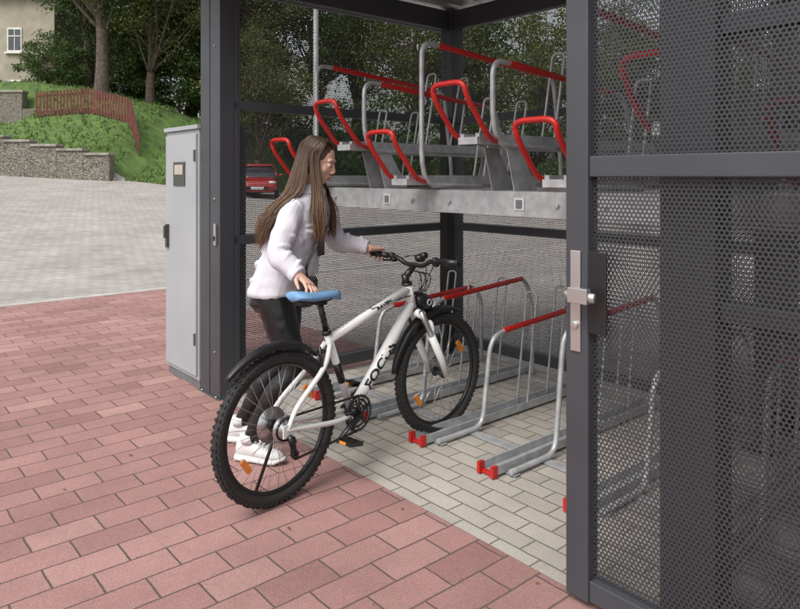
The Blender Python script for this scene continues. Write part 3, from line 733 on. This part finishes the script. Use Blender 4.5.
def hand(wr,d,nrm,side,curls,spread=.04,thumb_c=.5):
    d=V(d).normalized(); nrm=V(nrm); nrm=(nrm-d*nrm.dot(d)).normalized(); a=d.cross(nrm)*side
    rings=[]
    for t,wd,th in ((-.012,.024,.020),(.0,.026,.020),(.025,.034,.017),(.055,.040,.015),(.08,.040,.0125),(.09,.034,.010)):
        rings.append([wr+d*t+a*wd*math.cos(q)+nrm*(th*math.sin(q)) for q in np.linspace(0,2*math.pi,16,endpoint=False)])
    b.loft(rings,0,True)
    lens=[(.042,.025,.020),(.047,.029,.021),(.043,.027,.021),(.034,.020,.018)]
    for i,(l,off) in enumerate(zip(lens,(.030,.0105,-.009,-.028))):
        p=wr+d*(.078 if i in(1,2) else .072)+a*off; ang=0; P=[p-d*.02,p]; dirn=(d+a*spread*(1.5-i)).normalized()
        for j,sg in enumerate(l):
            ang+=curls[j]; p=p+(dirn*math.cos(ang)+nrm*math.sin(ang))*sg; P.append(p)
        b.tube(P,[.009,.0090,.0080,.0073,.0060],0,10); b.ell(P[-1],(.0062,)*3,None,0,8,6)
    p=wr+d*.018+a*.026; t1=(d*.65+a*.75+nrm*.25).normalized(); p1=p+t1*.036; t2=(d*.85+a*.25+nrm*thumb_c).normalized(); p2=p1+t2*.030; t3=(d*.75-a*.1+nrm*thumb_c*1.4).normalized(); p3=p2+t3*.024
    b.tube([p-t1*.015,p,p1,p2,p3],[.012,.0125,.0105,.009,.007],0,10); b.ell(p3,(.0072,)*3,None,0,8,6)
hand(WR,V((.62,-.62,-.36)),V((-.25,-.2,-1)),-1,(.25,.55,.45),.12,.3)
hand(WL,V((.66,.74,-.10)),V((0,0,-1)),1,(.75,1.05,.75),.02,.9)
o=b.obj('body',[m_skin],wo); remesh(o,.0030,3,.5)
b=MB()
for s in (-1,1):
    e=hp(.081,s*.030,-.0055)
    b.ell(e,(.0085,.0115,.0045),RH_,0,12,8); b.ell(e+f*.0045-u*.001,(.0048,.0050,.0040),RH_,1,10,8)
    b.tube([hp(.086,s*.017,-.001),hp(.092,s*.030,-.001),hp(.083,s*.043,-.003)],[.0008,.0018,.001],2,6)
    b.tube([hp(.088,s*.012,.018),hp(.0905,s*.028,.023),hp(.080,s*.046,.018)],[.0016,.0024,.0012],2,6)
b.tube([hp(.087,-.019,-.068),hp(.0965,-.008,-.0625),hp(.0975,0,-.064),hp(.0965,.008,-.0625),hp(.087,.019,-.068)],[.001,.0035,.0035,.0035,.001],3,8)
b.tube([hp(.086,-.017,-.069),hp(.0945,0,-.073),hp(.086,.017,-.069)],[.001,.0045,.001],3,8)
m_hair=mat('brow_brown',(.05,.028,.016),.5)
b.obj('face_details',[m_eye,m_iris,m_hair,m_lip],wo)
b=MB()
b.loft([tring(spine(z),w_,d_) for z,w_,d_ in ((.74,.09,.08),(.79,.165,.125),(.87,.17,.125),(.97,.14,.11))])
limb([HR+V((-.01,0,.0)),HR.lerp(KR,.5)+V((-.008,0,0)),KR,KR.lerp(AR,.35)+V((-.022,0,0)),AR.lerp(KR,.02)],[.100,.085,.060,.057,.040]); limb([HL+V((-.01,0,0)),HL.lerp(KL,.5),KL,KL.lerp(AL,.35)+V((-.022,0,0)),AL.lerp(KL,.02)],[.100,.085,.060,.057,.040])
o=b.obj('leggings',[m_legg],wo); remesh(o,.007,4)
tx=bpy.data.textures.new('folds','CLOUDS'); tx.noise_scale=.06; tx.noise_depth=2
md=o.modifiers.new('d','DISPLACE'); md.texture=tx; md.strength=.008; md.texture_coords='GLOBAL'
# jacket
b=MB()
b.loft([tring(spine(z),w_,d_,2.6) for z,w_,d_ in ((.835,.180,.135),(.85,.188,.142),(.95,.180,.137),(1.05,.172,.132),(1.15,.175,.132),(1.22,.178,.125),(1.28,.165,.110),(1.33,.125,.092),(1.375,.072,.072)) ])
limb([SR+V((.008,.03,.005)),SR.lerp(ER,.12),SR.lerp(ER,.5),ER,ER.lerp(WR,.5),ER.lerp(WR,.93)],[.052,.062,.060,.055,.050,.041]); limb([SL+V((0,-.03,.005)),SL.lerp(ELb,.12),SL.lerp(ELb,.5),ELb,ELb.lerp(WL,.5),ELb.lerp(WL,.93)],[.052,.062,.060,.055,.050,.041])
for p in (SR,SL): b.tube([p.lerp(NB,.75)+V((0,0,-.035)),p.lerp(NB,.35)+V((0,0,-.018)),p],[.050,.055,.058],0,16)
for s_,e_ in ((ER,WR),(ELb,WL)): b.tube([s_.lerp(e_,.80),s_.lerp(e_,.97)],[.047,.045],0,18)
def crease(P,r_): b.tube(crv(P,4),[.002,r_,r_,.002],0,8)
for (s_,m_,e_) in ((SR,ER,WR),(SL,ELb,WL)):
    ax=(m_-s_).normalized(); sd1=ax.cross(V((.7,-.7,.1))).normalized(); sd2=ax.cross(sd1)
    for k,(t_,ph) in enumerate(((.35,.4),(.55,1.6),(.72,.2),(.86,2.4),(.95,.9))):
        c=s_.lerp(m_,t_); P=[]
        for q in (-1.3,-.5,.5,1.3): P.append(c+(sd1*math.cos(ph+q+2.2)+sd2*math.sin(ph+q+2.2))*.056+ax*.022*q)
        crease(P,.012)
    ax=(e_-m_).normalized(); sd1=ax.cross(V((.2,-.7,.6))).normalized(); sd2=ax.cross(sd1)
    for k,(t_,ph) in enumerate(((.15,.4),(.35,2.0),(.55,.2),(.7,1.4))):
        c=m_.lerp(e_,t_); P=[]
        for q in (-1.4,-.5,.5,1.4): P.append(c+(sd1*math.cos(ph+q+2.2)+sd2*math.sin(ph+q+2.2))*.049+ax*.018*q)
        crease(P,.011)
def fpt(z,a,off=0.,back=1):
    w_=np.interp(z,[.85,.95,1.05,1.15,1.22,1.28],[.188,.180,.172,.175,.178,.165]); d_=np.interp(z,[.85,.95,1.05,1.15,1.22,1.28],[.142,.137,.132,.132,.125,.110])
    return spine(z)+A*a+F*back*(d_*max(.001,1-abs(a/w_)**2.6)**(1/2.6)+off)
for (z0,a0,z1,a1,bk) in ((.98,-.16,.90,-.03,1),(1.06,-.165,.99,-.06,1),(.93,-.165,.885,-.05,-1),(1.02,-.165,.96,-.06,-1),(1.12,-.165,1.03,-.08,-1),(1.0,.15,.93,.05,1),(1.18,-.17,1.09,-.12,1)):
    crease([fpt(z0,a0,-.004,bk),fpt(z0*.66+z1*.34,a0*.66+a1*.34,-.002,bk),fpt(z0*.33+z1*.67,a0*.33+a1*.67,-.002,bk),fpt(z1,a1,-.004,bk)],.013)
b.tube([fpt(z,0.,-.002) for z in np.linspace(.85,1.28,14)],.018,0,8,flat=.4,n0=F)
for a in (-.085,.085):
    z=1.15
    b.tube([fpt(z+.045,a-.045,0),fpt(z+.045,a,.004),fpt(z+.045,a+.045,0)],.010,0,8)
    b.tube([fpt(z+.02,a-.04,-.002),fpt(z+.015,a,.002),fpt(z+.02,a+.04,-.002)],.016,0,8,flat=.6)
o=b.obj('jacket',[m_jack],wo); remesh(o,.0055,3)
tx2=bpy.data.textures.new('jfolds','CLOUDS'); tx2.noise_scale=.10; tx2.noise_depth=1
md=o.modifiers.new('d','DISPLACE'); md.texture=tx2; md.strength=.024; md.mid_level=.45; md.texture_coords='GLOBAL'
b=MB(); rings=[]
for k in range(25):
    t=math.radians(-150+300*k/24)+math.pi
    dirv=F*math.cos(t)+A*math.sin(t); c=NB+V((.003,0,-.012))
    rings.append([c+dirv*.062,c+dirv*.060+V((0,0,.052)),c+dirv*.070+V((0,0,.054)),c+dirv*.100+V((0,0,.004)),c+dirv*.088+V((0,0,-.004))])
b.loft(rings,0,True)
o=b.obj('collar',[m_jack],wo); md=o.modifiers.new('s','SUBSURF'); md.levels=1; md.render_levels=2
b=MB()
for z in (.90,1.0,1.10,1.20,1.27): p=fpt(z,0,.014); b.cyl(p,p+F*.006,.008,0,12)
b.obj('buttons',[m_white],wo)
b=MB()
bc=V((-.455,3.36,.885))
b.loft([[bc+A*(w_*c)+F*(.035*s*sg)+V((0,0,z)) for c,s in [(math.copysign(abs(math.cos(t))**.6,math.cos(t)),math.copysign(abs(math.sin(t))**.6,math.sin(t))) for t in np.linspace(0,6.283,16,endpoint=False)]] for z,w_,sg in ((-.07,.06,.8),(-.06,.075,1),(.05,.075,1),(.065,.07,.7))],0)
strap=[bc+V((0,0,.06)),fpt(1.0,-.10,.03),fpt(1.12,-.05,.032),fpt(1.22,.03,.030),SL.lerp(NB,.45)+V((.07,0,.06)),SL.lerp(NB,.45)+V((0,0,.055)),SL.lerp(NB,.5)+V((-.07,0,.03))]
b.tube(crv(strap,6),.008,0,6,flat=.35)
pc=fpt(1.10,-.03,.035)
b.box((-.03,-.008,-.06),(.03,.008,.06),0,Matrix((A,F,V((0,0,1)))).transposed(),pc)
b.obj('shoulder_bag',[m_bblk],wo,bevel=.006)
def shoe(an,dr,name):
    dr=V((*dr,0)).normalized(); sd_=V((-dr.y,dr.x,0)); b=MB()
    def rg(t,w_,z0,z1):
        return [an+V((0,0,-an.z))+dr*t+sd_*w_*math.copysign(abs(math.cos(q))**.8,math.cos(q))+V((0,0,(z0+z1)/2+(z1-z0)/2*math.copysign(abs(math.sin(q))**.8,math.sin(q)))) for q in np.linspace(0,2*math.pi,20,endpoint=False)]
    b.loft([rg(t,w_,.006+.02*(t>.17),z1) for t,w_,z1 in ((-.075,.020,.035),(-.068,.034,.045),(-.03,.040,.046),(.03,.039,.042),(.10,.048,.038),(.15,.044,.040),(.185,.028,.044),(.198,.012,.044))],1)
    b.loft([rg(t,w_,.03,z1) for t,w_,z1 in ((-.064,.022,.10),(-.055,.033,.125),(-.02,.037,.13),(.025,.036,.115),(.07,.040,.092),(.12,.043,.074),(.16,.036,.064),(.185,.018,.052))],0)
    b.tube([an+V((0,0,.0)),an+V((0,0,.045))],[.043,.046],0,16)
    for t in (.045,.065,.085,.105): b.tube([an+V((0,0,-an.z+.112-.22*(t-.045)*1.4))+dr*t+sd_*s for s in (-.024,0,.024)],.0035,1,6)
    return b.obj(name,[m_shoe,m_sole],wo)
shoe(AR,(.95,-.25),'shoe_right'); shoe(AL,(.97,-.1),'shoe_left')
def hairmat():
    m,N,L,p=nt('long_hair')
    g=N.new('ShaderNodeNewGeometry'); sp=N.new('ShaderNodeSeparateXYZ'); L.new(g.outputs['Position'],sp.inputs[0])
    mr=N.new('ShaderNodeMapRange'); mr.inputs['From Min'].default_value=1.62; mr.inputs['From Max'].default_value=1.14; L.new(sp.outputs[2],mr.inputs['Value'])
    r1=N.new('ShaderNodeValToRGB'); r1.color_ramp.elements[0].color=(.05,.026,.014,1); r1.color_ramp.elements[1].color=(.17,.095,.05,1); L.new(mr.outputs[0],r1.inputs[0])
    mv=N.new('ShaderNodeMapRange'); mv.inputs['To Min'].default_value=.7; mv.inputs['To Max'].default_value=1.3; L.new(g.outputs['Random Per Island'],mv.inputs['Value'])
    vs=N.new('ShaderNodeVectorMath'); vs.operation='SCALE'; L.new(r1.outputs[0],vs.inputs[0]); L.new(mv.outputs[0],vs.inputs['Scale'])
    L.new(vs.outputs[0],p.inputs['Base Color']); p.inputs['Roughness'].default_value=.45; return m
m_lh=hairmat()
b=MB(); R3=random.Random(11)
b.ell(hp(-.022,0,.034),(.097*hs_,.081*hs_,.092*hs_),RH_,0,24,16)
b.ell(hp(-.045,0,-.03),(.068*hs_,.076*hs_,.09*hs_),RH_,0,20,14)
# hair divides over the near shoulder: front lock (phi<=96) and the mass falling down the back (phi>=108)
keyphi=[62,96,96.01,130,180,235,270,298]
mid=[V((-.405,3.515,1.39)),V((-.445,3.495,1.39)),V((-.500,3.49,1.39)),V((-.560,3.51,1.38)),V((-.600,3.585,1.375)),V((-.565,3.69,1.38)),V((-.47,3.72,1.385)),V((-.41,3.70,1.39))]
mid2=[V((-.385,3.465,1.28)),V((-.425,3.44,1.28)),V((-.595,3.45,1.30)),V((-.645,3.47,1.28)),V((-.670,3.55,1.27)),V((-.63,3.69,1.28)),V((-.40,3.76,1.27)),V((-.37,3.73,1.27))]
end=[V((-.378,3.44,1.17)),V((-.415,3.42,1.16)),V((-.675,3.43,1.17)),V((-.705,3.45,1.15)),V((-.725,3.54,1.14)),V((-.69,3.68,1.15)),V((-.37,3.77,1.16)),V((-.355,3.73,1.15))]
def kf(L_,ph):
    for i in range(len(keyphi)-1):
        if ph<=keyphi[i+1]:
            t=(ph-keyphi[i])/(keyphi[i+1]-keyphi[i]); return L_[i].lerp(L_[i+1],t)
    return L_[-1].copy()
def hairpath(ph,layer,q,jit=V((0,0,0)),off=V((0,0,0)),dz=0.):
    pr=math.radians(ph); side=1 if ph<180 else -1
    rt=hp(.075-.14*q, side*.004, .098+.03*math.sin(q*3.1))
    if abs(ph-180)<40: rt=hp(-.06,side*.004,.108)
    pts=[rt]
    for th in (38,68,98):
        t=math.radians(th); blend=min(1,th/70)
        cx=-.022+.102*layer*math.sin(t)*math.cos(pr)+(1-blend)*(.03 if abs(ph-180)>60 else 0)
        pts.append(hp(cx,(.087*layer)*math.sin(t)*math.sin(pr),.034+.100*layer*math.cos(t)))
    pts+=[kf(mid,ph)+jit*.005,kf(mid2,ph)+jit*.009+off,kf(end,ph)+jit*.010+off*1.6+V((0,0,dz))]
    return crv(pts,5)
for phs in (list(range(64,97,4)),list(range(98,269,6)),list(range(272,299,5))):
    rows=[hairpath(p,.985,.5)[2:-2] for p in phs]; K=len(rows[0])
    vs=[q+ (HC-q).normalized()*.004 for rw in rows for q in rw]
    b.add(vs,[(i*K+k,i*K+k+1,(i+1)*K+k+1,(i+1)*K+k) for i in range(len(rows)-1) for k in range(K-1)],0,True)
for i in range(1900):
    ph=R3.uniform(62,298)
    cid=int(ph/8); cl=random.Random(cid); off=V((cl.uniform(-1,1),cl.uniform(-1,1),0))*.010; wv=cl.uniform(0,6.28)
    phc=ph if 88<ph<106 else ph+(cid*8+4-ph)*.3
    jit=V((R3.gauss(0,1),R3.gauss(0,1),R3.gauss(0,.3)))
    P=hairpath(phc,R3.uniform(.995,1.05),R3.random(),jit,off,R3.uniform(-.05,.06)*(1 if R3.random()<.8 else 1.6))
    P=[p+V((math.sin(k*.42+wv),math.cos(k*.38+wv),0))*.008*(k/len(P))**1.5 for k,p in enumerate(P)]
    b.tube(P,[.0014,.0022,.0024,.0024,.0021,.0005],0,4)
b.obj('hair',[m_lh],wo)
